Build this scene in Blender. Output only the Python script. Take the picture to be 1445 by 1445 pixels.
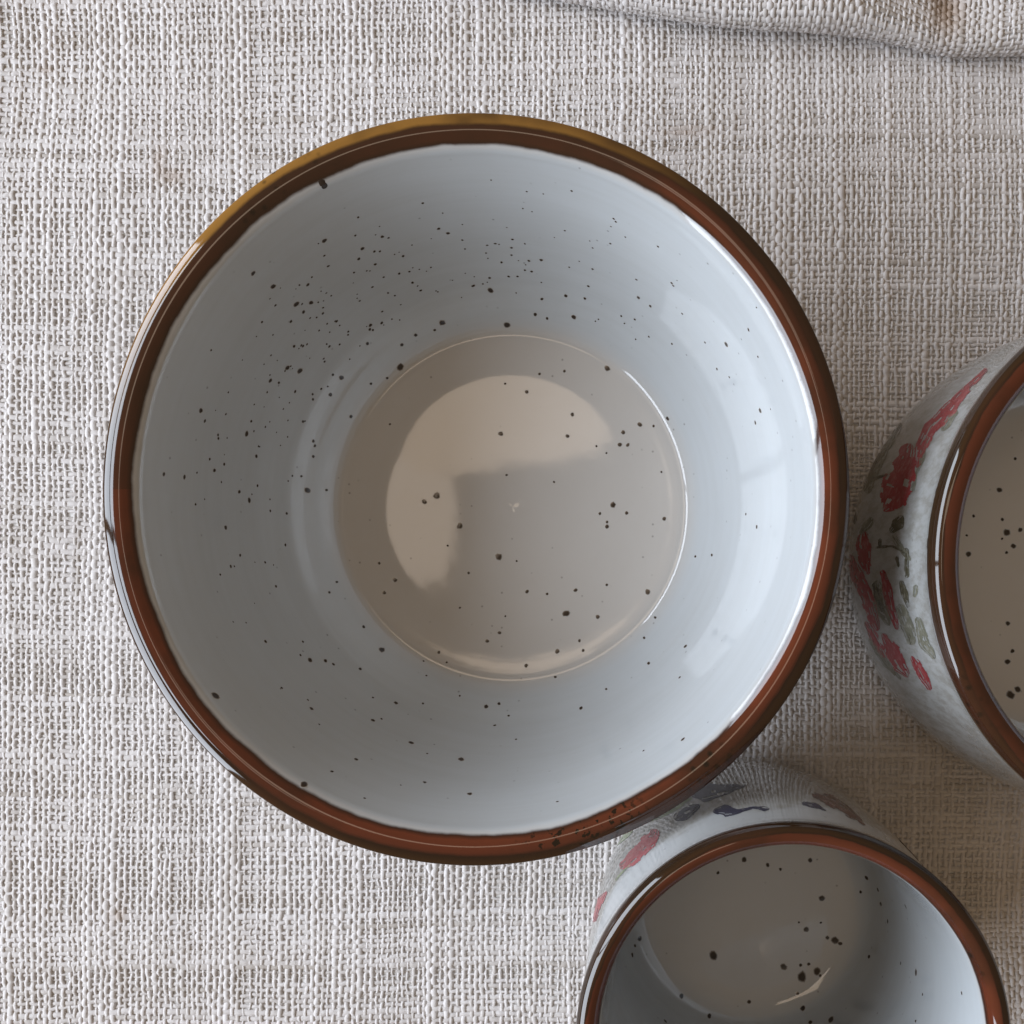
import bpy, math, random
import numpy as np
from mathutils import Vector
from mathutils.bvhtree import BVHTree

for o in list(bpy.data.objects):
    bpy.data.objects.remove(o)
scene = bpy.context.scene
C = scene.collection

# ------------------------------------------------------------------ camera
# straight-down phone shot; the frame is a crop whose nadir lies at photo pixel (NX, NY)
W = 1445.0
NX, NY, FPX = 900.0, 800.0, 1400.0
H = 0.238                                   # lens height above the cloth (m)
cam_d = bpy.data.cameras.new('camera')
cam = bpy.data.objects.new('camera', cam_d)
C.objects.link(cam)
cam.location = (0, 0, H)
cam_d.sensor_width = 36.0
cam_d.lens = FPX / W * 36.0
cam_d.shift_x = (W / 2 - NX) / W
cam_d.shift_y = -(W / 2 - NY) / W
cam_d.clip_start = 0.005
cam_d.clip_end = 50
scene.camera = cam

# ------------------------------------------------------------------ world + lamps
world = bpy.data.worlds.new('World')
scene.world = world
world.use_nodes = True
bg = world.node_tree.nodes['Background']
bg.inputs['Color'].default_value = (1.0, 0.72, 0.45, 1)
bg.inputs['Strength'].default_value = 0.235

def area(name, loc, target, sx, sy, radiance, col, spread=180):
    d = bpy.data.lights.new(name, 'AREA')
    d.shape = 'RECTANGLE'
    d.size, d.size_y = sx, sy
    d.energy = radiance * math.pi * sx * sy
    d.color = col
    d.spread = math.radians(spread)
    o = bpy.data.objects.new(name, d)
    C.objects.link(o)
    o.location = loc
    o.rotation_euler = (Vector(target) - Vector(loc)).to_track_quat('-Z', 'Y').to_euler()
    return o
# window on the left: two casements with a mullion between them
for k, yc in enumerate((0.37, -0.37)):
    area('window_light', (-0.92, yc + 0.0, 0.62), (0, yc + 0.0, 0.62), 0.71, 0.80, 8.6, (0.80, 0.885, 1.0))
# added lamps, shaped to mirror a pale ceiling patch in the glazed floors
area('reflection_light', (-0.25, 0.235, 1.25), (-0.25, 0.235, 0.0), 0.42, 0.19, 2.4, (1.0, 0.78, 0.58)).rotation_euler.z += math.radians(7)
area('reflection_light', (-0.325, 0.062, 1.25), (-0.325, 0.062, 0.0), 0.12, 0.30, 2.0, (1.0, 0.82, 0.66)).data.shape = 'ELLIPSE'

vs = scene.view_settings
vs.view_transform = 'Standard'
vs.look = 'None'
vs.exposure = 0.0
vs.gamma = 1.0
vs.use_curve_mapping = False

# ------------------------------------------------------------------ helpers
rng = np.random.default_rng(7)
random.seed(7)
MM = 0.001

def px_point(px, py, z):
    """point at height z (m) seen at photo pixel px,py"""
    d = H - z
    return Vector(((px - NX) / FPX * d, -(py - NY) / FPX * d, z))

def px_dir(px, py):
    return Vector(((px - NX) / FPX, -(py - NY) / FPX, -1.0)).normalized()

def link(name, me, mat=None, parent=None):
    o = bpy.data.objects.new(name, me)
    C.objects.link(o)
    if mat is not None:
        me.materials.append(mat)
    if parent is not None:
        o.parent = parent
    return o

def smooth(me):
    me.polygons.foreach_set('use_smooth', np.ones(len(me.polygons), dtype=bool))

class NT:
    """small node helper"""
    def __init__(self, name):
        self.m = bpy.data.materials.new(name)
        self.m.use_nodes = True
        self.t = self.m.node_tree
        self.b = self.t.nodes['Principled BSDF']
    def n(self, kind, **kw):
        nd = self.t.nodes.new(kind)
        for k, v in kw.items():
            setattr(nd, k, v)
        return nd
    def put(self, sock, val):
        if hasattr(val, 'is_output'):
            self.t.links.new(val, sock)
        else:
            sock.default_value = val
    def math(self, op, a, b=0.0, c=0.0, clamp=False):
        nd = self.n('ShaderNodeMath', operation=op, use_clamp=clamp)
        for i, v in enumerate((a, b, c)):
            self.put(nd.inputs[i], v)
        return nd.outputs[0]
    def step(self, v, lo, hi):
        nd = self.n('ShaderNodeMapRange', interpolation_type='SMOOTHSTEP')
        self.put(nd.inputs['Value'], v)
        self.put(nd.inputs['From Min'], lo)
        self.put(nd.inputs['From Max'], hi)
        return nd.outputs[0]
    def mix(self, f, a, b, mode='MIX'):
        nd = self.n('ShaderNodeMix', data_type='RGBA', blend_type=mode)
        self.put(nd.inputs[0], f)
        self.put(nd.inputs[6], a if hasattr(a, 'is_output') else (*a, 1))
        self.put(nd.inputs[7], b if hasattr(b, 'is_output') else (*b, 1))
        return nd.outputs[2]
    def noise(self, vec, scale, detail=3, rough=0.55, dist=0.0):
        nd = self.n('ShaderNodeTexNoise')
        self.put(nd.inputs['Vector'], vec)
        nd.inputs['Scale'].default_value = scale
        nd.inputs['Detail'].default_value = detail
        nd.inputs['Roughness'].default_value = rough
        nd.inputs['Distortion'].default_value = dist
        return nd.outputs[0]
    def obj(self):
        return self.n('ShaderNodeTexCoord').outputs['Object']
    def attr(self, name, out='Fac'):
        return self.n('ShaderNodeAttribute', attribute_name=name).outputs[out]
    def bump(self, h, strength, dist):
        nd = self.n('ShaderNodeBump')
        nd.inputs['Strength'].default_value = strength
        nd.inputs['Distance'].default_value = dist
        self.put(nd.inputs['Height'], h)
        return nd.outputs[0]

# ------------------------------------------------------------------ materials
def glaze_material(name, s_out, s_in, amber=0.0, wash=None, s_floor=60.0, pits=None, floor_col=(0.56, 0.525, 0.485), wash_shade_col=(0.27, 0.255, 0.215)):
    """pale speckled glaze with an iron-brown band between arclengths s_out (outside) and s_in (inside), mm from the lip crest"""
    g = NT(name)
    co = g.obj()
    s = g.attr('lip')
    # uneven edge of the brown band
    n1 = g.noise(co, 55, 3)
    n2 = g.noise(co, 420, 3, 0.6)
    wob = g.math('ADD', g.math('MULTIPLY', g.math('SUBTRACT', n1, 0.5), 1.9), g.math('MULTIPLY', g.math('SUBTRACT', n2, 0.5), 0.30))
    sw = g.math('ADD', s, wob)
    m_in = g.math('SUBTRACT', 1.0, g.step(sw, s_in - 0.35, s_in + 0.40))
    m_out = g.step(sw, s_out - 0.35, s_out + 0.25)
    band = g.math('MULTIPLY', m_in, m_out)
    # colour inside the band: dark at its edges, red-brown on the crest
    ramp = g.n('ShaderNodeValToRGB')
    t = g.math('ADD', g.math('MULTIPLY', g.math('SUBTRACT', 1.0, g.math('DIVIDE', sw, s_out), clamp=True), 0.8),
               g.math('MULTIPLY', g.math('DIVIDE', sw, s_in, clamp=True), 0.2))
    g.put(ramp.inputs[0], t)
    cr = ramp.color_ramp
    el = cr.elements
    el[0].position, el[0].color = 0.0, (0.030, 0.016, 0.007, 1)
    el[1].position, el[1].color = 1.0, (0.026, 0.010, 0.006, 1)
    for p, c in ((0.55, (0.022, 0.011, 0.005, 1)), (0.655, (0.034, 0.015, 0.006, 1)), (0.735, (0.020, 0.009, 0.005, 1)), (0.78, (0.085, 0.021, 0.010, 1)), (0.93, (0.120, 0.028, 0.012, 1)), (0.972, (0.045, 0.014, 0.008, 1))):
        e = el.new(p)
        e.color = c
    n3 = g.noise(co, 38, 4, 0.6)
    brown = g.mix(g.step(n3, 0.42, 0.72), ramp.outputs[0], (0.040, 0.014, 0.007))
    if amber > 0:
        # warm reflection painted in as amber along one arc of the outer lip
        sx = g.n('ShaderNodeSeparateXYZ')
        g.put(sx.inputs[0], co)
        ang = g.math('ARCTAN2', sx.outputs[1], sx.outputs[0])
        away = g.math('ABSOLUTE', g.math('SUBTRACT', ang, 1.95))
        am = g.math('SUBTRACT', 1.0, g.step(away, 0.45, 1.15))
        am = g.math('MULTIPLY', am, g.math('SUBTRACT', 1.0, g.step(sw, -1.3, -0.4)))
        am = g.math('MULTIPLY', am, g.step(n1, 0.15, 0.5))
        # brown turns darker over the upper and left stretch of the lip, redder opposite
        umber = g.math('ABSOLUTE', g.math('SUBTRACT', ang, 2.1))
        um = g.math('SUBTRACT', 1.0, g.step(g.math('ADD', umber, g.math('MULTIPLY', g.math('SUBTRACT', n1, 0.5), 1.6)), 0.7, 2.1))
        brown = g.mix(g.math('MULTIPLY', um, 0.75), brown, (0.030, 0.015, 0.008))
        brown = g.mix(g.math('MULTIPLY', am, amber), brown, (0.30, 0.145, 0.030))
    # pits in the brown glaze
    v0 = g.n('ShaderNodeTexVoronoi')
    g.put(v0.inputs['Vector'], co)
    v0.inputs['Scale'].default_value = 520
    pit = g.math('MULTIPLY', g.math('SUBTRACT', 1.0, g.step(v0.outputs['Distance'], 0.10, 0.42)), g.step(n3, 0.585, 0.66))
    if pits is not None:
        # a stretch of lip where the glaze pitted and crawled
        sp = g.n('ShaderNodeSeparateXYZ')
        g.put(sp.inputs[0], co)
        pa = g.math('ABSOLUTE', g.math('SUBTRACT', g.math('ARCTAN2', sp.outputs[1], sp.outputs[0]), pits))
        zone = g.math('SUBTRACT', 1.0, g.step(pa, 0.10, 0.24))
        crawl = g.math('MULTIPLY', zone, g.step(g.noise(co, 820, 2, 0.5), 0.56, 0.63))
        pit = g.math('MAXIMUM', pit, crawl)
    brown = g.mix(pit, brown, (0.012, 0.007, 0.004))
    # pale body glaze with faint cloudiness and fine iron dust
    n4 = g.noise(co, 26, 4, 0.6)
    n5 = g.noise(co, 160, 4, 0.65)
    body = g.mix(n4, (0.44, 0.468, 0.49), (0.51, 0.545, 0.57))
    body = g.mix(g.math('MULTIPLY', n5, 0.25), body, (0.46, 0.45, 0.43))
    # brushed-on glaze: faint streaks that run round the wall
    sk = g.n('ShaderNodeSeparateXYZ')
    g.put(sk.inputs[0], co)
    cv = g.n('ShaderNodeCombineXYZ')
    g.put(cv.inputs[0], g.math('MULTIPLY', s, 0.45))
    g.put(cv.inputs[1], g.math('MULTIPLY', g.math('ARCTAN2', sk.outputs[1], sk.outputs[0]), 1.3))
    streak = g.noise(cv.outputs[0], 1.0, 5, 0.65)
    body = g.mix(g.math('MULTIPLY', g.step(streak, 0.35, 0.75), 0.30), body, (0.42, 0.435, 0.44))
    # floor blends to a warmer putty tone; cup floors paler in place of light
    floor_mask = g.step(g.math('ADD', s, g.math('MULTIPLY', wob, 0.4)), s_floor - 5.0, s_floor + 3.5)
    body = g.mix(g.math('MULTIPLY', floor_mask, 0.8), body, g.mix(n4, tuple(v * 0.86 for v in floor_col), floor_col))
    v1 = g.n('ShaderNodeTexVoronoi')
    g.put(v1.inputs['Vector'], co)
    v1.inputs['Scale'].default_value = 430
    v1c = g.n('ShaderNodeSeparateColor')
    g.put(v1c.inputs[0], v1.outputs['Color'])
    dust = g.math('MULTIPLY', g.math('SUBTRACT', 1.0, g.step(v1.outputs['Distance'], 0.05, 0.16)), g.step(v1c.outputs[0], 0.72, 0.95))
    body = g.mix(g.math('MULTIPLY', dust, 0.5), body, (0.10, 0.085, 0.075))
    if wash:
        # thin grey-green wash under the strokes; on the mug it also paints in shade
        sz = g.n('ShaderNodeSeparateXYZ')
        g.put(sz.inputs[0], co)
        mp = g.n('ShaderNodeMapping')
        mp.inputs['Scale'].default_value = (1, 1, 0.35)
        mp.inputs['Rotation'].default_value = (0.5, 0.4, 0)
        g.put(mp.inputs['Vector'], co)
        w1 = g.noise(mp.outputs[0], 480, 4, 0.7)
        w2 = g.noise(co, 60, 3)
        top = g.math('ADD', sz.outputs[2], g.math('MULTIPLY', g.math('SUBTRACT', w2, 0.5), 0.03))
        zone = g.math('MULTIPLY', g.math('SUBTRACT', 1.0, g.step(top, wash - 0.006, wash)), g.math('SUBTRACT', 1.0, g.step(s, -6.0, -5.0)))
        body = g.mix(g.math('MULTIPLY', zone, g.math('ADD', 0.50, g.math('MULTIPLY', g.step(w1, 0.38, 0.66), 0.32))), body, wash_shade_col)
    # thin rusty halo where the brown bleeds into the pale glaze
    halo = g.math('MULTIPLY', g.math('SUBTRACT', 1.0, g.step(sw, s_in, s_in + 1.6)), g.step(s, 0.0, 0.5))
    body = g.mix(g.math('MULTIPLY', halo, 0.28), body, (0.40, 0.33, 0.27))
    col = g.mix(band, body, brown)
    g.put(g.b.inputs['Base Color'], col)
    g.put(g.b.inputs['Roughness'], g.math('ADD', 0.035, g.math('MULTIPLY', n5, 0.035)))
    g.b.inputs['IOR'].default_value = 1.60
    # orange-peel and turning rings
    rings = g.n('ShaderNodeTexWave', wave_type='BANDS', bands_direction='Z')
    g.put(rings.inputs['Vector'], co)
    rings.inputs['Scale'].default_value = 42
    rings.inputs['Distortion'].default_value = 3.0
    rings.inputs['Detail'].default_value = 2
    hgt = g.math('ADD', g.math('MULTIPLY', g.noise(co, 70, 3), 1.0), g.math('MULTIPLY', rings.outputs['Fac'], 0.10))
    hgt = g.math('ADD', hgt, g.math('MULTIPLY', n2, 0.05))
    g.put(g.b.inputs['Normal'], g.bump(hgt, 0.6, 0.000045))
    return g.m

def speck_material():
    g = NT('iron_speck')
    n = g.noise(g.obj(), 900, 2)
    core = g.mix(n, (0.016, 0.012, 0.010), (0.055, 0.038, 0.028))
    e = g.attr('halo')
    c = g.mix(g.step(e, 0.15, 0.62), core, (0.20, 0.165, 0.135))
    g.put(g.b.inputs['Base Color'], g.mix(g.step(e, 0.5, 1.0), c, (0.47, 0.475, 0.475)))
    g.b.inputs['Roughness'].default_value = 0.16
    return g.m

def paint_material(name, a, b, fade):
    g = NT(name)
    co = g.obj()
    n = g.noise(co, 330, 4, 0.65)
    n2 = g.noise(co, 900, 3, 0.6)
    c = g.mix(n, a, b)
    c = g.mix(g.math('MULTIPLY', g.step(g.math('ADD', g.math('MULTIPLY', n2, 0.6), g.math('MULTIPLY', n, 0.4)), 0.47, 0.68), fade), c, (0.50, 0.48, 0.45))
    g.put(g.b.inputs['Base Color'], c)
    g.b.inputs['Roughness'].default_value = 0.235
    g.b.inputs['Specular IOR Level'].default_value = 0.235
    return g.m

def thread_material():
    g = NT('linen_thread')
    co = g.obj()
    c = g.attr('tint', 'Color')
    n = g.noise(co, 2600, 2)
    c = g.mix(g.math('MULTIPLY', n, 0.16), c, (0.38, 0.35, 0.32))
    g.put(g.b.inputs['Base Color'], c)
    g.b.inputs['Roughness'].default_value = 0.75
    g.b.inputs['Specular IOR Level'].default_value = 0.235
    g.put(g.b.inputs['Normal'], g.bump(n, 0.5, 0.00012))
    return g.m

def backing_material():
    g = NT('linen_backing')
    co = g.obj()
    n = g.noise(co, 40, 4)
    c = g.mix(n, (0.58, 0.565, 0.55), (0.67, 0.655, 0.64))
    g.put(g.b.inputs['Base Color'], c)
    g.b.inputs['Roughness'].default_value = 0.9
    wx = g.n('ShaderNodeTexWave', bands_direction='X')
    wy = g.n('ShaderNodeTexWave', bands_direction='Y')
    for w in (wx, wy):
        g.put(w.inputs['Vector'], co)
        w.inputs['Scale'].default_value = 220
        w.inputs['Distortion'].default_value = 0.6
    g.put(g.b.inputs['Normal'], g.bump(g.math('MULTIPLY', wx.outputs['Fac'], wy.outputs['Fac']), 0.6, 0.0004))
    return g.m

def table_material():
    g = NT('table_wood')
    n = g.noise(g.obj(), 12, 4)
    g.put(g.b.inputs['Base Color'], g.mix(n, (0.16, 0.09, 0.05), (0.25, 0.15, 0.085)))
    g.b.inputs['Roughness'].default_value = 0.5
    return g.m

M_THREAD = thread_material()
M_BACK = backing_material()
M_TABLE = table_material()
M_SPECK = speck_material()
M_RED = paint_material('red_underglaze', (0.20, 0.014, 0.022), (0.29, 0.030, 0.038), 0.22)
M_PINK = paint_material('pink_underglaze', (0.36, 0.040, 0.060), (0.45, 0.08, 0.09), 0.25)
M_OLIVE = paint_material('olive_underglaze', (0.045, 0.042, 0.024), (0.09, 0.082, 0.048), 0.25)
M_SAGE = paint_material('sage_underglaze', (0.095, 0.095, 0.065), (0.17, 0.165, 0.125), 0.35)
M_GREEN = paint_material('green_underglaze', (0.20, 0.27, 0.13), (0.32, 0.36, 0.22), 0.6)
M_NAVY = paint_material('navy_underglaze', (0.010, 0.011, 0.034), (0.032, 0.034, 0.080), 0.12)
M_MAROON = paint_material('maroon_underglaze', (0.10, 0.040, 0.030), (0.17, 0.08, 0.06), 0.5)

# ------------------------------------------------------------------ table and cloth
def quad(name, x0, x1, y0, y1, z, t, mat, parent=None):
    v = [(x, y, zz) for zz in (z - t, z) for x, y in ((x0, y0), (x1, y0), (x1, y1), (x0, y1))]
    f = [(4, 5, 6, 7), (3, 2, 1, 0), (0, 1, 5, 4), (1, 2, 6, 5), (2, 3, 7, 6), (3, 0, 4, 7)]
    me = bpy.data.meshes.new(name)
    me.from_pydata(v, [], f)
    return link(name, me, mat, parent)
table = quad('table_top', -0.75, 0.75, -0.6, 0.6, -0.0025, 0.03, M_TABLE)
table['kind'] = 'structure'

def noise1(n, step, amp, r):
    """smooth random track of n samples"""
    k = int(n / step) + 4
    a = r.normal(0, 1, k)
    x = np.linspace(0, k - 1.001, n) if False else np.arange(n) / step
    i = np.floor(x).astype(int)
    f = x - i
    f = f * f * (3 - 2 * f)
    return amp * (a[i] * (1 - f) + a[i + 1] * f)

def noise2(shape, sx, sy, r):
    """smooth random field"""
    nx, ny = int(shape[0] / sx) + 3, int(shape[1] / sy) + 3
    a = r.normal(0, 1, (nx, ny))
    x = np.arange(shape[0]) / sx
    y = np.arange(shape[1]) / sy
    i = np.floor(x).astype(int); fx = x - i; fx = (fx * fx * (3 - 2 * fx))[:, None]
    j = np.floor(y).astype(int); fy = y - j; fy = (fy * fy * (3 - 2 * fy))[None, :]
    A = a[np.ix_(i, j)]; B = a[np.ix_(i + 1, j)]; Cc = a[np.ix_(i, j + 1)]; D = a[np.ix_(i + 1, j + 1)]
    return (A * (1 - fx) + B * fx) * (1 - fy) + (Cc * (1 - fx) + D * fx) * fy

def weave(parent, u0, u1, v0, v1, pu, pv, mapping, seed, stain=()):
    """two families of interlaced threads on the sheet mapping(u, v, w): warp runs along v, weft along u"""
    r = np.random.default_rng(seed)
    nu, nv = int((u1 - u0) / pu), int((v1 - v0) / pv)
    def lines(n, p, lo, gap_p):
        d = p * (1 + r.normal(0, 0.10, n) + noise1(n, 9, 0.07, r))
        d[r.random(n) < gap_p] *= 1.27
        return lo + np.cumsum(d) * ((n * p) / d.sum())
    U, V = lines(nu, pu, u0, 0.03), lines(nv, pv, v0, 0.09)
    drift_u = noise2((nu, nv), 30, 26, r) * 0.5 * MM          # slow skew of the weave
    drift_v = noise2((nu, nv), 28, 34, r) * 0.5 * MM
    for fam in (0, 1):
        if fam == 0:
            n, m, P, Q, pp = nu, nv, U, V, pu
            dr, dl = drift_u, drift_v
        else:
            n, m, P, Q, pp = nv, nu, V, U, pv
            dr, dl = drift_v.T, drift_u.T
        m2 = 2 * m - 1
        ii = np.arange(n)[:, None]
        jj = np.arange(m2)[None, :] / 2.0
        par = np.cos(np.pi * (jj + ii + fam))
        lift = np.sign(par) * np.abs(par) ** 0.8
        up = lambda a: np.stack([np.interp(np.arange(m2) / 2.0, np.arange(m), row) for row in a])
        along = up(np.broadcast_to(Q[None, :], (n, m)) + dl)
        cross = P[:, None] + up(dr)
        # lateral wobble and slubs
        cross = cross + np.stack([noise1(m2, 5, 0.10 * pp, r) for _ in range(n)]) + r.normal(0, 0.05 * pp, (n, m2))
        if fam == 0:
            base_w = 0.37 * np.exp(r.normal(0, 0.19, n))
            base_w[r.random(n) < 0.07] *= 1.32
        else:
            base_w = 0.40 * np.exp(r.normal(0, 0.22, n))
            base_w[r.random(n) < 0.05] *= 1.35
            base_w[r.random(n) < 0.06] *= 0.66
        base_w = base_w * np.exp(noise1(n, 5, 0.13, r))
        slub = np.stack([np.exp(noise1(m2, 13, 0.19, r) + noise1(m2, 3, 0.11, r)) for _ in range(n)])
        wid = np.clip(base_w[:, None] * slub, 0.16, 0.70) * pp
        thick = np.clip(wid, 0, 0.45 * pp) * 0.52
        amp = (0.18 if fam == 0 else 0.10) * MM
        zc = 0.45 * MM + lift * amp * np.exp(r.normal(0, 0.22, lift.shape)) + r.normal(0, 0.03 * MM, lift.shape) + (0.05 if fam == 0 else -0.02) * MM
        # five points across the upper half of each thread
        angs = np.radians([-25, 38, 90, 142, 205])
        cs, sn = np.cos(angs), np.sin(angs)
        a3 = np.repeat(along[:, :, None], 5, 2)
        c3 = cross[:, :, None] + wid[:, :, None] * cs
        w3 = zc[:, :, None] + thick[:, :, None] * sn
        if fam == 0:
            x, y, z = mapping(c3, a3, w3)
        else:
            x, y, z = mapping(a3, c3, w3)
        co = np.stack([x, y, z], -1).reshape(-1, 3)
        idx = np.arange(n * m2 * 5).reshape(n, m2, 5)
        q = np.stack([idx[:, :-1, :-1], idx[:, 1:, :-1], idx[:, 1:, 1:], idx[:, :-1, 1:]], -1).reshape(-1, 4)
        if fam == 0:
            q = q[:, ::-1]
        # flip so faces point up
        q = q[:, ::-1]
        me = bpy.data.meshes.new('warp_threads' if fam == 0 else 'weft_threads')
        me.vertices.add(len(co)); me.vertices.foreach_set('co', co.astype(np.float32).ravel())
        me.loops.add(q.size); me.loops.foreach_set('vertex_index', q.astype(np.int32).ravel())
        me.polygons.add(len(q)); me.polygons.foreach_set('loop_start', (np.arange(len(q)) * 4).astype(np.int32))
        me.update(calc_edges=True)
        smooth(me)
        # yarn colour: bleached, oatmeal and grey-brown stretches
        t = r.normal(0, 0.32, n)[:, None] + np.stack([noise1(m2, 16, 0.36, r) for _ in range(n)]) + np.stack([noise1(m2, 60, 0.42, r) for _ in range(n)])
        if fam == 1:
            odd = r.random(n) < 0.20
            seg = np.stack([noise1(m2, 40, 1.0, r) for _ in range(n)])
            t = t - odd[:, None] * np.clip(seg, 0, 1.6) * 1.5
        k = 1 / (1 + np.exp(-1.5 * (t + 0.75)))
        k = k[:, :, None]
        dark, lite = np.array([0.44, 0.40, 0.365]), np.array([0.70, 0.672, 0.668])
        col = dark * (1 - k) + lite * k
        gu, gv = (cross, along) if fam == 0 else (along, cross)
        for (su, sv, ru, rv, amt) in stain:                   # old tea-coloured stains soaked into the yarn
            f = (amt * np.exp(-((gu - su) / ru) ** 2 - ((gv - sv) / rv) ** 2))[:, :, None]
            col = col * (1 - f) + np.array([0.30, 0.20, 0.13]) * f
        col = np.repeat(col[:, :, None, :], 5, 2).reshape(-1, 3)
        col = np.concatenate([col, np.ones((len(col), 1))], 1).astype(np.float32)
        at = me.attributes.new('tint', 'FLOAT_COLOR', 'POINT')
        at.data.foreach_set('color', col.ravel())
        o = link(me.name, me, M_THREAD, parent)
        o['kind'] = 'stuff'

# sheet that closes the weave from below
def sheet(name, fn, u0, u1, v0, v1, nu, nv, mat, parent):
    u = np.linspace(u0, u1, nu)[:, None] * np.ones((1, nv))
    v = np.ones((nu, 1)) * np.linspace(v0, v1, nv)[None, :]
    x, y, z = fn(u, v, np.zeros_like(u))
    me = bpy.data.meshes.new(name)
    idx = np.arange(nu * nv).reshape(nu, nv)
    q = np.stack([idx[:-1, :-1], idx[1:, :-1], idx[1:, 1:], idx[:-1, 1:]], -1).reshape(-1, 4)
    me.from_pydata(np.stack([x, y, z], -1).reshape(-1, 3).tolist(), [], q.tolist())
    smooth(me)
    return link(name, me, mat, parent)
cloth = bpy.data.objects.new('linen_cloth', None)
C.objects.link(cloth)
cloth['label'] = 'oatmeal slubby woven linen cloth spread under the speckled ceramics, folded over along one side'
cloth['category'] = 'cloth'
quad('cloth_backing', -0.42, 0.40, -0.34, 0.36, -0.0010, 0.0012, M_BACK, cloth)

def flat_map(u, v, w):
    z = w + 0.00045 * np.sin(u * 41 + 1.0) * np.sin(v * 33 + 0.4) + 0.00035 * np.sin(u * 90 + v * 37) * np.sin(v * 71 - u * 20 + 2) + 0.00035
    skew = 0.0012 * np.sin(v * 17) + 0.0009 * np.sin(u * 13 + v * 9)
    return u + skew, v + 0.0010 * np.sin(u * 19 + 0.7), z
sheet('weave_lining', lambda u, v, w: flat_map(u, v, w + 0.00030), -0.197, 0.137, -0.152, 0.174, 120, 120, M_BACK, cloth)
weave(cloth, -0.195, 0.135, -0.150, 0.172, 1.34 * MM, 1.29 * MM, flat_map, 11, stain=((-0.112, 0.0945, 0.003, 0.002, 0.5), (-0.115, 0.098, 0.0015, 0.004, 0.4), (0.010, 0.1035, 0.006, 0.0012, 0.45), (-0.142, 0.12, 0.002, 0.0012, 0.4), (-0.122, -0.082, 0.0018, 0.0015, 0.5)))

# folded-over part: rolled edge that follows the line seen along the far side
def edge_y(x):
    # photo: (560,-22) (640,-2) (820,14) (1000,36) (1180,60) (1320,76) (1445,60) (1600,48)
    xs = np.array([300, 640, 810, 927, 1056, 1185, 1243, 1331, 1445, 1650])
    ys = np.array([-100, -40, -6, 19, 35, 44, 50, 70, 70, 60])
    zf = 0.0061
    X = (xs - NX) / FPX * (H - zf)
    Y = -(ys - NY) / FPX * (H - zf)
    acc = 0
    for k in (-0.006, -0.003, 0, 0.003, 0.006):
        acc = acc + np.interp(x + k, X, Y)
    return acc / 5
RF = 0.0042                                                     # radius of the roll
def fold_map(u, v, w):
    # v: distance along the cloth from the tucked edge; half a turn of roll, then a lax upper sheet
    arc = math.pi * RF
    rr = RF * (1 + 0.22 * np.sin(u * 55) + 0.12 * np.sin(u * 131 + 2))
    a = np.clip(v / arc, 0, 1) * math.pi
    px_ = rr * np.sin(a)
    pz_ = rr * (1 - np.cos(a))
    nx_, nz_ = np.sin(a), -np.cos(a)
    rest = np.clip(v - arc, 0, None)
    sag = np.clip(rest / 0.03, 0, 1)
    wave = 0.0011 * np.sin(u * 60 + rest * 40) * sag
    dent = -0.0016 * np.exp(-(((u - 0.0705) / 0.004) ** 2 + ((rest - 0.009) / 0.007) ** 2))
    y = edge_y(u) + rr + rest - px_ - nx_ * w
    z = pz_ + 0.0019 + nz_ * w + wave + dent + rest * 0.05
    return u + 0.12 * rest + 0.0012 * np.sin(rest * 70 + u * 25), y, z
fold_root = bpy.data.objects.new('folded_flap', None)
C.objects.link(fold_root)
fold_root.parent = cloth
sheet('flap_lining', lambda u, v, w: fold_map(u, v, w + 0.00030), -0.10, 0.14, 0.0, 0.06, 160, 60, M_BACK, fold_root)
weave(fold_root, -0.10, 0.14, 0.0, 0.058, 1.28 * MM, 1.24 * MM, fold_map, 23, stain=((0.0700, 0.0175, 0.0042, 0.0065, 0.85), (0.0, 0.03, 0.02, 0.01, 0.1)))

# stray fibres standing off the yarn
def fibres(n, seed):
    r = np.random.default_rng(seed)
    x = r.uniform(-0.18, 0.12, n); y = r.uniform(-0.13, 0.15, n)
    a = r.uniform(0, 2 * math.pi, n)
    L = r.uniform(0.5, 2.6, n) * MM
    k = r.normal(0, 500, n)                                   # curl (1/m)
    hw = r.uniform(0.018, 0.035, n) * MM
    _, _, z0 = flat_map(x, y, np.full(n, 0.00088))
    V = []
    px_, py_, ang = x.copy(), y.copy(), a.copy()
    for i in range(5):
        z = z0 + np.sin(i / 4 * math.pi) * r.uniform(0.02, 0.35, n) * MM - 0.00005
        for sg in (-1, 1):
            V.append(np.stack([px_ - np.sin(ang) * hw * sg, py_ + np.cos(ang) * hw * sg, z], -1))
        px_ = px_ + np.cos(ang) * L / 4; py_ = py_ + np.sin(ang) * L / 4
        ang = ang + k * L / 4
    V = np.stack(V, 1).reshape(-1, 3)
    base = np.arange(n)[:, None] * 10
    F = np.concatenate([base + np.array([[2 * i, 2 * i + 2, 2 * i + 3, 2 * i + 1]]) for i in range(4)])
    me = bpy.data.meshes.new('loose_fibres')
    me.from_pydata(V.tolist(), [], F.tolist())
    at = me.attributes.new('tint', 'FLOAT_COLOR', 'POINT')
    at.data.foreach_set('color', np.tile(np.array([0.70, 0.67, 0.65, 1], dtype=np.float32), len(V)))
    o = link('loose_fibres', me, M_THREAD, cloth)
    o['kind'] = 'stuff'
fibres(9000, 5)

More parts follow.
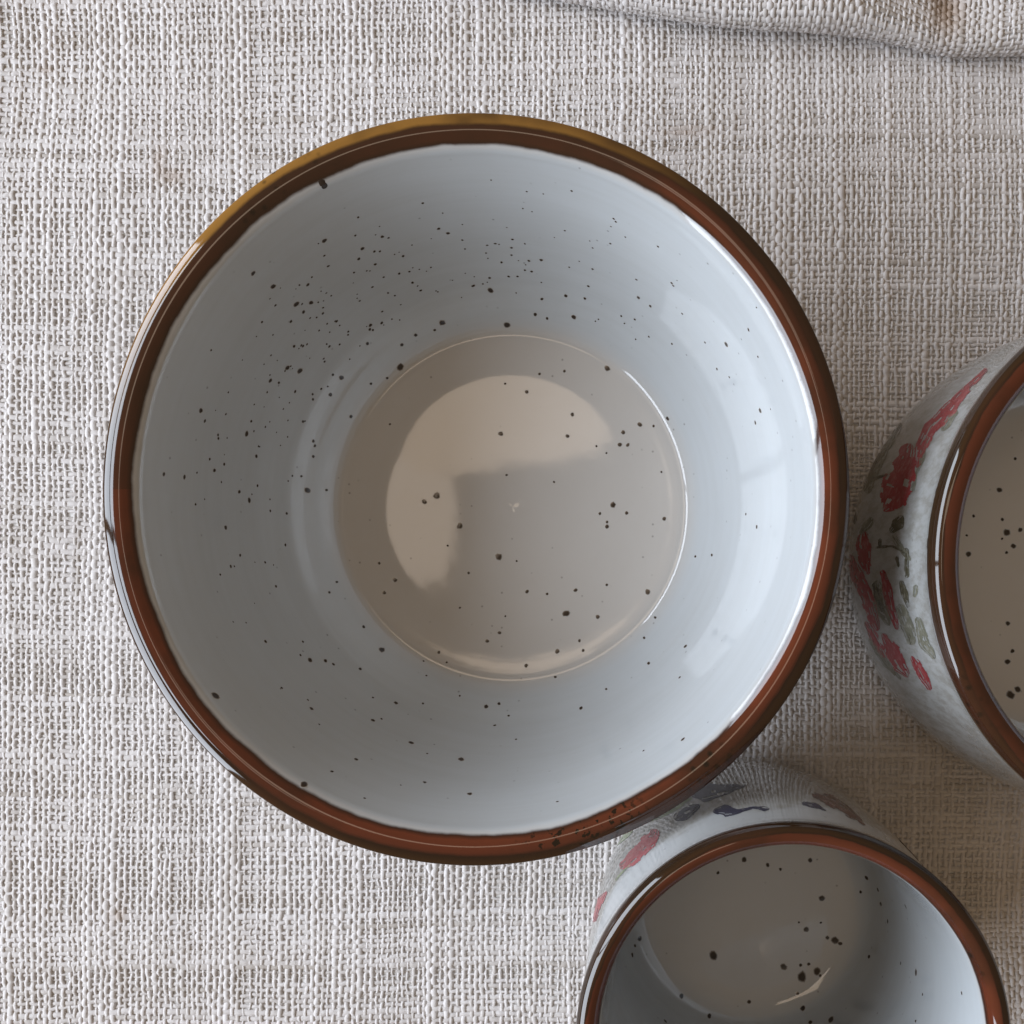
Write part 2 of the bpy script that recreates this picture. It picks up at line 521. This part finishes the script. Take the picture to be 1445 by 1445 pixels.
# ------------------------------------------------------------------ ceramics
def catmull(pts, sub):
    P = [np.array(p, float) for p in pts]
    P = [2 * P[0] - P[1]] + P + [2 * P[-1] - P[-2]]
    out = []
    for i in range(1, len(P) - 2):
        p0, p1, p2, p3 = P[i - 1:i + 3]
        d = lambda a, b: max(np.linalg.norm(a - b) ** 0.5, 1e-6)
        t0 = 0; t1 = t0 + d(p0, p1); t2 = t1 + d(p1, p2); t3 = t2 + d(p2, p3)
        n = sub if np.linalg.norm(p2 - p1) < 6 else sub * 2
        for k in range(n):
            t = t1 + (t2 - t1) * k / n
            A1 = (t1 - t) / (t1 - t0) * p0 + (t - t0) / (t1 - t0) * p1
            A2 = (t2 - t) / (t2 - t1) * p1 + (t - t1) / (t2 - t1) * p2
            A3 = (t3 - t) / (t3 - t2) * p2 + (t - t2) / (t3 - t2) * p3
            B1 = (t2 - t) / (t2 - t0) * A1 + (t - t0) / (t2 - t0) * A2
            B2 = (t3 - t) / (t3 - t1) * A2 + (t - t1) / (t3 - t1) * A3
            out.append((t2 - t) / (t2 - t1) * B1 + (t - t1) / (t2 - t1) * B2)
    out.append(P[-2])
    a = np.array(out)
    a[:, 0] = np.maximum(a[:, 0], 0.02)
    return a

def arc_to(pts, radius):
    """arclength (mm) from the lip crest to where the inside reaches the given radius"""
    p = catmull(pts, 6)
    a = np.concatenate([[0], np.cumsum(np.linalg.norm(np.diff(p, axis=0), axis=1))])
    k = int(np.argmax(p[:, 1]))
    j = k + int(np.argmax(p[k:, 0] < radius))
    return float(a[j] - a[k])

def lathe_pot(name, pts, centre, mat, s_out, s_in, label, category, wob, seg=224, group=None):
    root = bpy.data.objects.new(name, None)
    C.objects.link(root)
    root.location = centre
    root['label'] = label
    root['category'] = category
    if group:
        root['group'] = group
    prof = catmull(pts, 6)
    s = np.concatenate([[0], np.cumsum(np.linalg.norm(np.diff(prof, axis=0), axis=1))])
    s = s - s[np.argmax(prof[:, 1])]
    th = np.linspace(0, 2 * math.pi, seg, endpoint=False)
    fac = np.ones((len(prof), seg))
    for (k, a, ph) in wob:                                    # hand-thrown: not quite round
        fac = fac + a * np.cos(k * th + ph)[None, :]
    R = prof[:, 0][:, None] * fac
    zw = prof[:, 1][:, None] + 0.12 * (prof[:, 1] / prof[:, 1].max())[:, None] * np.cos(2 * th + 0.6)[None, :]
    X, Y = R * np.cos(th), R * np.sin(th)
    co = np.stack([X, Y, zw * np.ones_like(X)], -1).reshape(-1, 3) * MM
    n = len(prof)
    idx = np.arange(n * seg).reshape(n, seg)
    nxt = np.roll(idx, -1, axis=1)
    q = np.stack([idx[:-1], nxt[:-1], nxt[1:], idx[1:]], -1)   # rows of quads
    mid = (s[:-1] + s[1:]) / 2
    is_rim = (mid > s_out - 1.2) & (mid < s_in + 1.4)
    full = bpy.data.meshes.new(name + '_whole')
    full.from_pydata(co.tolist(), [], q.reshape(-1, 4).tolist())
    full.update()
    nrm = np.array([v.normal[:] for v in full.vertices])
    bvh = BVHTree.FromPolygons([Vector(c) + Vector(centre) for c in co], q.reshape(-1, 4).tolist())
    bpy.data.meshes.remove(full)
    for part, sel in (('body', ~is_rim), ('rim', is_rim)):
        qq = q[sel].reshape(-1, 4)
        used, inv = np.unique(qq, return_inverse=True)
        qq = inv.reshape(-1, 4)
        me = bpy.data.meshes.new(part)
        me.from_pydata(co[used].tolist(), [], qq.tolist())
        me.update()
        smooth(me)
        at = me.attributes.new('lip', 'FLOAT', 'POINT')
        at.data.foreach_set('value', np.repeat(s, seg)[used].astype(np.float32))
        me.normals_split_custom_set_from_vertices(nrm[used].tolist())
        o = link(part, me, mat, root)
        if part == 'rim':
            o['label'] = 'glossy iron-brown glazed lip'
    return root, bvh

def drape_specks(root, bvh, specks, seed):
    """irregular iron spots lying in the glaze; specks = (px, py, radius px)"""
    r = random.Random(seed)
    V, F, E = [], [], []
    base = Vector(root.location)
    for (px, py, rad) in specks:
        hit, nor, _, dist = bvh.ray_cast(Vector((0, 0, H)), px_dir(px, py))
        if hit is None:
            continue
        if nor.dot(px_dir(px, py)) > 0:
            nor = -nor
        rm = abs(rad) / FPX * (H - hit.z)
        hz = 0.5 if rad > 0 else 0.0
        t = nor.orthogonal().normalized()
        b = nor.cross(t)
        k = 10
        i0 = len(V)
        V.append(hit + nor * 0.00005 - base)
        E.append(0.0)
        ph = [r.uniform(0.84, 1.12) for _ in range(k)]
        el, ea = r.uniform(1.0, 1.35), r.uniform(0, 6.28)
        for ring, f, h in ((0, 0.62, 0.00004), (1, 1.0, 0.000022), (2, 1.32, 0.000010)):
            for j in range(k):
                a = 2 * math.pi * j / k
                q = rm * f * (0.5 + 0.5 * ph[j] if ring == 0 else ph[j])
                q *= 1 + (el - 1) * math.cos(a - ea) ** 2
                p = hit + t * (q * math.cos(a)) + b * (q * math.sin(a))
                h2, n2, _, _ = bvh.ray_cast(p + nor * 0.002, -nor, 0.006)
                V.append((h2 if h2 else p) + nor * h - base)
                E.append(ring * hz)
        for j in range(k):
            j2 = (j + 1) % k
            F.append((i0, i0 + 1 + j, i0 + 1 + j2))
            for q in (0, k):
                F.append((i0 + 1 + q + j, i0 + 1 + q + k + j, i0 + 1 + q + k + j2, i0 + 1 + q + j2))
    me = bpy.data.meshes.new('iron_specks')
    me.from_pydata([tuple(v) for v in V], [], F)
    smooth(me)
    me.attributes.new('halo', 'FLOAT', 'POINT').data.foreach_set('value', np.array(E, dtype=np.float32))
    o = link('iron_specks', me, M_SPECK, root)
    o['kind'] = 'stuff'

def drape_strokes(root, bvh, name, strokes, mat, org, sc, seed, turns=(0,)):
    """brush strokes painted on the outer wall; each stroke is a list of (x, y, half width) in a zoomed view"""
    r = random.Random(seed)
    base = Vector(root.location)
    V, F = [], []
    for st in strokes:
        st = np.array(st, float)
        d = np.concatenate([[0], np.cumsum(np.linalg.norm(np.diff(st[:, :2], axis=0), axis=1))])
        n = max(14, int(d[-1] / 5))
        t = np.linspace(0, d[-1], n)
        x, y, w = (np.interp(t, d, st[:, k]) for k in range(3))
        for _ in range(2):
            for a in (x, y):
                a[1:-1] = (a[:-2] + 2 * a[1:-1] + a[2:]) / 4
        tx, ty = np.gradient(x), np.gradient(y)
        ln = np.hypot(tx, ty) + 1e-6
        nx_, ny_ = -ty / ln, tx / ln
        cols = 13
        gaps = noise2((n, cols), 7, 1.0, np.random.default_rng(r.randrange(9999)))
        grid = []
        wl, wr = (1 + noise1(n, 7, 0.10, np.random.default_rng(r.randrange(9999))) for _ in range(2))
        for i in range(n):
            jl, jr = wl[i] + r.uniform(-0.05, 0.05), wr[i] + r.uniform(-0.05, 0.05)
            end = min(t[i], d[-1] - t[i])
            k = min(1.0, math.sqrt(max(end, 0.0) / max(w[i] * 0.9, 1)) + 0.08)
            jl, jr = jl * k, jr * k
            row = []
            for c in range(cols):
                u = -1 + 2 * c / (cols - 1)
                off = w[i] * u * (jl if u < 0 else jr)
                px = org[0] + (x[i] + nx_[i] * off) / sc
                py = org[1] + (y[i] + ny_[i] * off) / sc
                hit, nor, _, _ = bvh.ray_cast(Vector((0, 0, H)), px_dir(px, py))
                if hit is None or hit.z > H:
                    row.append(None)
                    continue
                if nor.dot(px_dir(px, py)) > 0:
                    nor = -nor
                V.append(hit + nor * 0.00005 - base)
                row.append(len(V) - 1)
            grid.append(row)
        for i in range(n - 1):
            for c in range(cols - 1):
                q = (grid[i][c], grid[i][c + 1], grid[i + 1][c + 1], grid[i + 1][c])
                if None in q:
                    continue
                rim_ = abs(c - 5.5) / 5.5
                tip_ = 1 - min(1, 4 * min(i, n - 2 - i) / n)
                if gaps[i, c] > 1.25 - 0.55 * rim_ - 0.75 * tip_:
                    continue
                if max((V[q[a]] - V[q[(a + 1) % 4]]).length for a in range(4)) > 0.006:
                    continue
                F.append(q)
    V2, F2 = [], []
    for a in turns:                                       # the motif repeats round the wall
        ca, sa = math.cos(math.radians(a)), math.sin(math.radians(a))
        o0 = len(V2)
        V2 += [(v.x * ca - v.y * sa, v.x * sa + v.y * ca, v.z) for v in V]
        F2 += [tuple(i + o0 for i in f) for f in F]
    me = bpy.data.meshes.new(name)
    me.from_pydata(V2, [], F2)
    smooth(me)
    o = link(name, me, mat, root)
    o['kind'] = 'stuff'

def zoomed(org, sc, lst):
    return [(org[0] + x / sc, org[1] + y / sc, q / sc) for x, y, q in lst]

Z0 = 0.00095                                               # top of the weave: the pots stand on it
# ---- large bowl
c = px_point(670, 690, 0.0620)
bowl_prof = [(0.02, 3), (20, 3.1), (36, 3), (37.6, 0.4), (39.5, 0), (41.2, 0.5), (43, 2.4), (48, 10), (54.6, 25), (60.2, 42), (63.9, 53),
             (65.7, 57.0), (66.75, 58.9), (67.0, 59.55), (66.9, 59.95), (66.5, 60.22), (65.95, 60.43), (65.5, 60.52), (65.2, 60.555), (64.9, 60.61), (64.3, 60.66), (63.5, 60.6), (62.5, 60.2), (61.6, 59.65), (61.0, 59.1), (60.62, 58.4), (60.3, 57.3), (59.4, 54),
             (57.5, 46), (55.2, 36), (52.4, 26), (50.0, 20.4), (48.6, 17.6), (47.6, 16.3), (46.4, 14.95), (44.0, 12.7), (42.4, 11.15), (41.4, 10.2), (40.7, 9.62), (40.1, 9.27), (39.5, 9.15), (38.9, 9.10), (37.6, 8.945),
             (35.6, 8.70), (33, 8.42), (30, 8.2), (26, 8.08), (20, 8.02), (11, 8.0), (0.02, 8.0)]
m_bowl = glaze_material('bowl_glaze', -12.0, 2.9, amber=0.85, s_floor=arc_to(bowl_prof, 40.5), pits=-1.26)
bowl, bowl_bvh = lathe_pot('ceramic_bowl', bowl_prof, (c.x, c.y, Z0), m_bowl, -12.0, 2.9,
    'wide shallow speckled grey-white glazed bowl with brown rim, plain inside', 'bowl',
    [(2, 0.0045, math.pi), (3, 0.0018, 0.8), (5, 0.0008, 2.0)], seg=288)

S1 = [(841,522,8),(960,440,4),(841,575,4),(975,550,7),(962,586,5),(1045,508,6),(1067,512,4),(1243,480,6),(1276,496,6),(1257,425,3),(591,637,8),(661,683,9),(783,677,6),(848,706,3),(743,745,10),(795,740,7),(768,773,6),(724,806,5),(1020,605,5),(945,634,4),(1050,650,4),(1010,685,4),(1140,631,4),(1180,697,4),(1216,616,3),(1110,747,3),(735,893,5),(760,890,4),(711,969,8),(755,980,9),(651,1014,7),(640,1055,4),(879,805,3),(925,842,4),(1003,819,6),(1012,836,4),(895,820,3),(993,884,5),(842,947,4),(901,1003,7),(830,1043,4),(863,1063,6),(800,1062,4),(801,1080,4),(443,907,4),(407,1119,8),(421,1156,5),(469,1217,5),(568,1201,8),(584,1157,5),(602,1280,6),(438,1290,5),(489,1308,5),(455,1330,6),(277,1343,6),(349,1353,6),(542,1405,6),(577,1435,7),(766,1158,5),(713,1154,3),(712,1212,3),(760,1350,4),(714,1367,3),(834,320,-10),(842,330,-7)]
S2 = [(365,347,4),(82,309,3),(501,532,4),(258,590,6),(201,626,4),(77,653,5),(144,648,4),(175,648,4),(80,697,8),(53,674,3),(201,533,3),(110,535,3),(154,573,4),(345,716,6),(439,622,4),(424,682,5),(600,722,6),(642,752,5),(540,787,4),(717,671,5),(754,779,4),(987,835,5),(909,887,9),(1020,930,4),(876,973,5),(834,880,4),(1028,1119,9),(1011,1162,6),(718,885,4),(1015,757,3),(593,659,4),(194,409,3)]
S3 = [(494,161,7),(545,258,5),(512,297,5),(475,326,4),(633,283,4),(704,222,4),(651,102,4),(671,367,5),(634,561,6),(566,495,3),(766,562,4),(757,609,4),(791,627,8),(845,629,6),(873,641,5),(967,658,5),(980,511,4),(691,724,5),(458,751,12),(796,797,7),(1012,758,4),(1093,777,7),(1012,838,7),(1042,833,4),(1146,917,8),(1203,955,4),(953,975,7),(868,1018,5),(1322,975,9),(1194,1056,6),(1352,1096,8),(983,1112,4),(769,1063,11),(1410,790,7),(1190,630,3),(1200,681,3),(1188,779,4),(1317,752,3),(1110,1066,3)]
S4 = [(64,790,5),(110,780,5),(144,822,4),(95,856,4),(7,1097,7),(315,1124,4),(756,905,8),(618,945,4),(745,687,5),(487,728,4),(765,578,7),(660,478,4),(636,638,5),(619,547,3),(800,262,4),(978,113,4),(1016,158,6),(858,257,4),(308,686,4),(170,905,4),(398,795,6)]
SF = [(461,35,8),(667,42,9),(376,74,5),(437,58,4),(332,105,5),(327,175,9),(285,211,4),(234,229,4),(139,210,6),(103,264,4),(170,334,5),(294,358,3),(50,412,4),(55,427,4),(50,461,4),(32,569,8),(92,568,4),(443,586,9),(404,605,6),(517,682,8),(641,781,10),(698,794,3),(545,832,4),(478,745,3),(310,854,6),(276,895,5),(260,801,4),(125,861,4),(101,894,4),(269,1077,8),(517,943,3),(604,1049,5),(643,1022,5),(731,891,5),(795,899,4),(886,887,5),(855,961,9),(956,972,6),(985,870,4),(1115,892,7),(827,1082,6),(910,1079,4),(898,1048,4),(1005,615,8),(1048,641,5),(963,643,4),(985,684,6),(986,670,4),(1168,659,6),(1037,384,6),(1026,423,6),(1052,424,5),(1090,359,6),(1134,364,4),(1179,340,5),(986,180,7),(860,396,5),(875,327,5),(647,389,6),(730,255,5),(771,198,4),(661,229,3),(666,520,3),(817,542,3),(850,189,4),(984,450,3),(952,428,3),(1159,510,3),(880,17,7),(757,8,5),(795,21,4),(728,1127,5),(475,1117,3),(450,1085,4),(662,970,3),(1138,973,3),(1105,1040,3),(39,1110,5),(89,1113,4),(199,1137,4),(210,1003,4)]
specks = zoomed((120, 130), 2.491, S1) + zoomed((660, 130), 2.491, S2) + zoomed((120, 680), 2.491, S3) + zoomed((660, 680), 2.491, S4) + zoomed((420, 440), 2.258, SF)
rs = random.Random(12)                                    # finer iron dust, thickest on the upper-left wall
for _ in range(170):
    a = math.radians(rs.gauss(125, 38)); q = rs.uniform(285, 440)
    specks.append((700 + q * math.cos(a), 705 - q * math.sin(a), rs.choice((0.9, 1.1, 1.4, 1.8))))
drape_specks(bowl, bowl_bvh, specks, 3)

# ---- taller cups
def cup_profile(R, h, rim, floor_r, fillet, belly=0.0):
    ri = R - rim
    return [(0.02, 2.6), (R * 0.5, 2.6), (R - 9.5, 2.4), (R - 8.4, 0.5), (R - 7.0, 0), (R - 5.5, 0.5), (R - 4.6 + belly, 3.0), (R - 2.9 + belly, 7.5), (R - 1.9 + belly, 14), (R - 1.0 + belly * 0.8, h * 0.32), (R - 0.5 + belly * 0.4, h * 0.5), (R - 0.4, h * 0.68), (R - 0.5, h - 12),
            (R - 0.4, h - 6.5), (R, h - 2.8), (R - 0.05, h - 1.5), (R - 0.6, h - 0.5), (R - 1.6, h), (R - rim * 0.62, h - 0.15), (R - rim * 0.85, h - 0.9), (ri - 0.05, h - 2.4), (ri - 0.5, h - 6), (ri - 0.9, h - 16),
            (ri - 1.3, h * 0.5), (ri - 1.8, 6.5 + fillet * 1.4), (ri - 2.6, 6.5 + fillet * 0.8), (ri - 4.2, 6.5 + fillet * 0.32), (floor_r + 2.0, 7.35), (floor_r, 6.75), (floor_r - 2.5, 6.35), (floor_r * 0.6, 5.85), (floor_r * 0.25, 5.62), (0.02, 5.6)]
m_cup = glaze_material('cup_glaze', -4.0, 3.4, wash=0.060, floor_col=(0.66, 0.635, 0.60), s_floor=arc_to(cup_profile(35.6, 76, 3.7, 23.0, 8.0), 24.5))  # paler floor paints in light the deep interior lacks
m_mug = glaze_material('mug_glaze', -5.2, 4.0, wash=0.078, wash_shade_col=(0.20, 0.19, 0.165), floor_col=(0.68, 0.60, 0.51), s_floor=arc_to(cup_profile(49.6, 72, 5.0, 36.0, 8.0, 3.2), 38.0))  # full-height dark wash paints in wall shade; pale floor paints in missing light

hs = 76.0
c = px_point(1122, 1474, (hs + 0.9) * MM)
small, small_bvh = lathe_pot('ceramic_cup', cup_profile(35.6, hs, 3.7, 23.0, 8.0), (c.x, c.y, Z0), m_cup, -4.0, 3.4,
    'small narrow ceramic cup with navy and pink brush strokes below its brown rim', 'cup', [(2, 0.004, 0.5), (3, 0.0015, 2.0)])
SB = [(587,398,6),(659,414,5),(698,427,4),(790,400,6),(507,438,4),(825,517,8),(777,612,7),(755,590,3),(822,591,3),(842,637,5),(866,645,9),(882,655,5),(493,692,10),(708,727,8),(760,721,4),(785,718,4),(810,741,9),(820,753,4),(764,757,12),(395,816,6),(750,808,4),(767,853,6),(853,889,9),(790,897,6),(602,834,5),(480,877,6),(345,893,6),(266,640,7),(252,662,4),(244,690,6),(962,453,6),(944,497,4),(997,490,5),(1006,534,6),(1082,541,6),(1027,587,5),(970,695,5),(1067,715,4),(1114,744,8),(1134,811,4),(1254,807,5),(1113,893,4)]
drape_specks(small, small_bvh, zoomed((780, 1030), 2.173, SB), 5)
org, sc, T = (820, 1060), 3.44, (0, 130, 235)
drape_strokes(small, small_bvh, 'pink_brush_strokes', [[(370,380,22),(340,430,38),(270,500,36),(190,570,18)], [(135,490,6),(105,590,14),(65,690,5)], [(125,680,5),(85,740,20),(60,830,12)]], M_PINK, org, sc, 1, T)
drape_strokes(small, small_bvh, 'navy_brush_strokes', [[(530,210,15),(590,205,45),(680,190,28),(800,165,8)], [(450,330,14),(510,300,35),(580,260,8)], [(640,295,10),(700,290,30),(760,295,12),(830,275,6),(890,283,12),(915,280,4)], [(1070,250,10),(1130,265,14),(1190,290,6)]], M_NAVY, org, sc, 2, T)
drape_strokes(small, small_bvh, 'green_brush_strokes', [[(540,225,8),(460,270,16),(380,315,14),(330,340,5)], [(250,375,10),(200,420,20),(150,470,8)], [(165,630,4),(200,590,5),(240,550,3)]], M_GREEN, org, sc, 3, T)
drape_strokes(small, small_bvh, 'maroon_brush_strokes', [[(1120,205,15),(1200,235,28),(1290,290,22),(1380,360,8)]], M_MAROON, org, sc, 4, T)

hm = 72.0
c = px_point(1737, 796, (hm + 0.9) * MM)
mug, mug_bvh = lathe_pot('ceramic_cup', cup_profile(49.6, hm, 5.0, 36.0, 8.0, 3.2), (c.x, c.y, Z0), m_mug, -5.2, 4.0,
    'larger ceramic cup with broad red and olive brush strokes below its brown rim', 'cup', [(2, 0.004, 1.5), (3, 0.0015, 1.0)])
SR = [(593,407,4),(547,498,6),(472,574,4),(556,584,4),(569,622,9),(608,614,6),(588,661,6),(457,685,7),(568,680,4),(452,630,3),(572,887,6),(585,967,5),(571,998,7),(600,1078,7),(580,1095,9),(555,640,3),(338,655,-10),(363,500,-7)]
drape_specks(mug, mug_bvh, zoomed((1145, 450), 2.063, SR), 6)
org, sc, T = (1180, 560), 3.284, (0, 115, 240)
drape_strokes(mug, mug_bvh, 'red_brush_strokes', [[(700,-130,10),(590,-20,18),(520,60,30),(440,140,32),(395,230,28),(375,330,15)], [(345,215,25),(320,300,55),(290,390,70),(265,470,68),(220,530,25)], [(130,620,20),(125,690,38),(135,760,30),(150,825,8)],
    [(62,730,14),(90,820,32),(140,920,35),(170,1020,30),(195,1085,10)], [(215,800,12),(235,890,25),(255,980,20),(285,1080,8)], [(135,1040,10),(180,1120,25),(230,1210,14)], [(215,1095,10),(260,1180,38),(300,1250,32),(335,1300,10)], [(350,1200,10),(390,1270,28),(440,1360,8)]], M_RED, org, sc, 5, T)
drape_strokes(mug, mug_bvh, 'olive_brush_strokes', [[(310,550,10),(285,590,30),(250,630,10)], [(300,850,10),(315,910,16),(335,980,5)], [(80,500,10),(85,590,12)], [(325,700,12),(330,840,10)], [(280,740,12),(290,790,8)], [(205,655,10),(203,695,8)], [(180,700,7),(260,690,6),(330,730,4)], [(110,380,6),(190,375,8),(240,360,4)], [(200,260,10),(170,330,14),(150,380,6)], [(175,860,10),(195,930,14),(215,1000,6)], [(330,1090,8),(350,1150,10)]], M_OLIVE, org, sc, 6, T)
drape_strokes(mug, mug_bvh, 'sage_brush_strokes', [[(300,120,14),(240,210,25),(190,280,40),(150,380,35),(150,450,20)], [(190,850,25),(205,960,32),(250,1060,20)], [(290,960,20),(330,1060,32),(360,1150,22)], [(375,1020,15),(410,1140,28),(460,1215,8)], [(560,60,15),(510,130,20),(490,160,8)], [(370,350,6),(355,440,10)], [(372,870,14),(365,930,10)], [(260,640,12),(300,700,16),(345,760,8)], [(170,560,16),(140,600,20),(110,640,8)], [(420,180,8),(400,280,12),(370,360,6)], [(150,1120,10),(230,1230,16),(300,1310,8)]], M_SAGE, org, sc, 7, T)
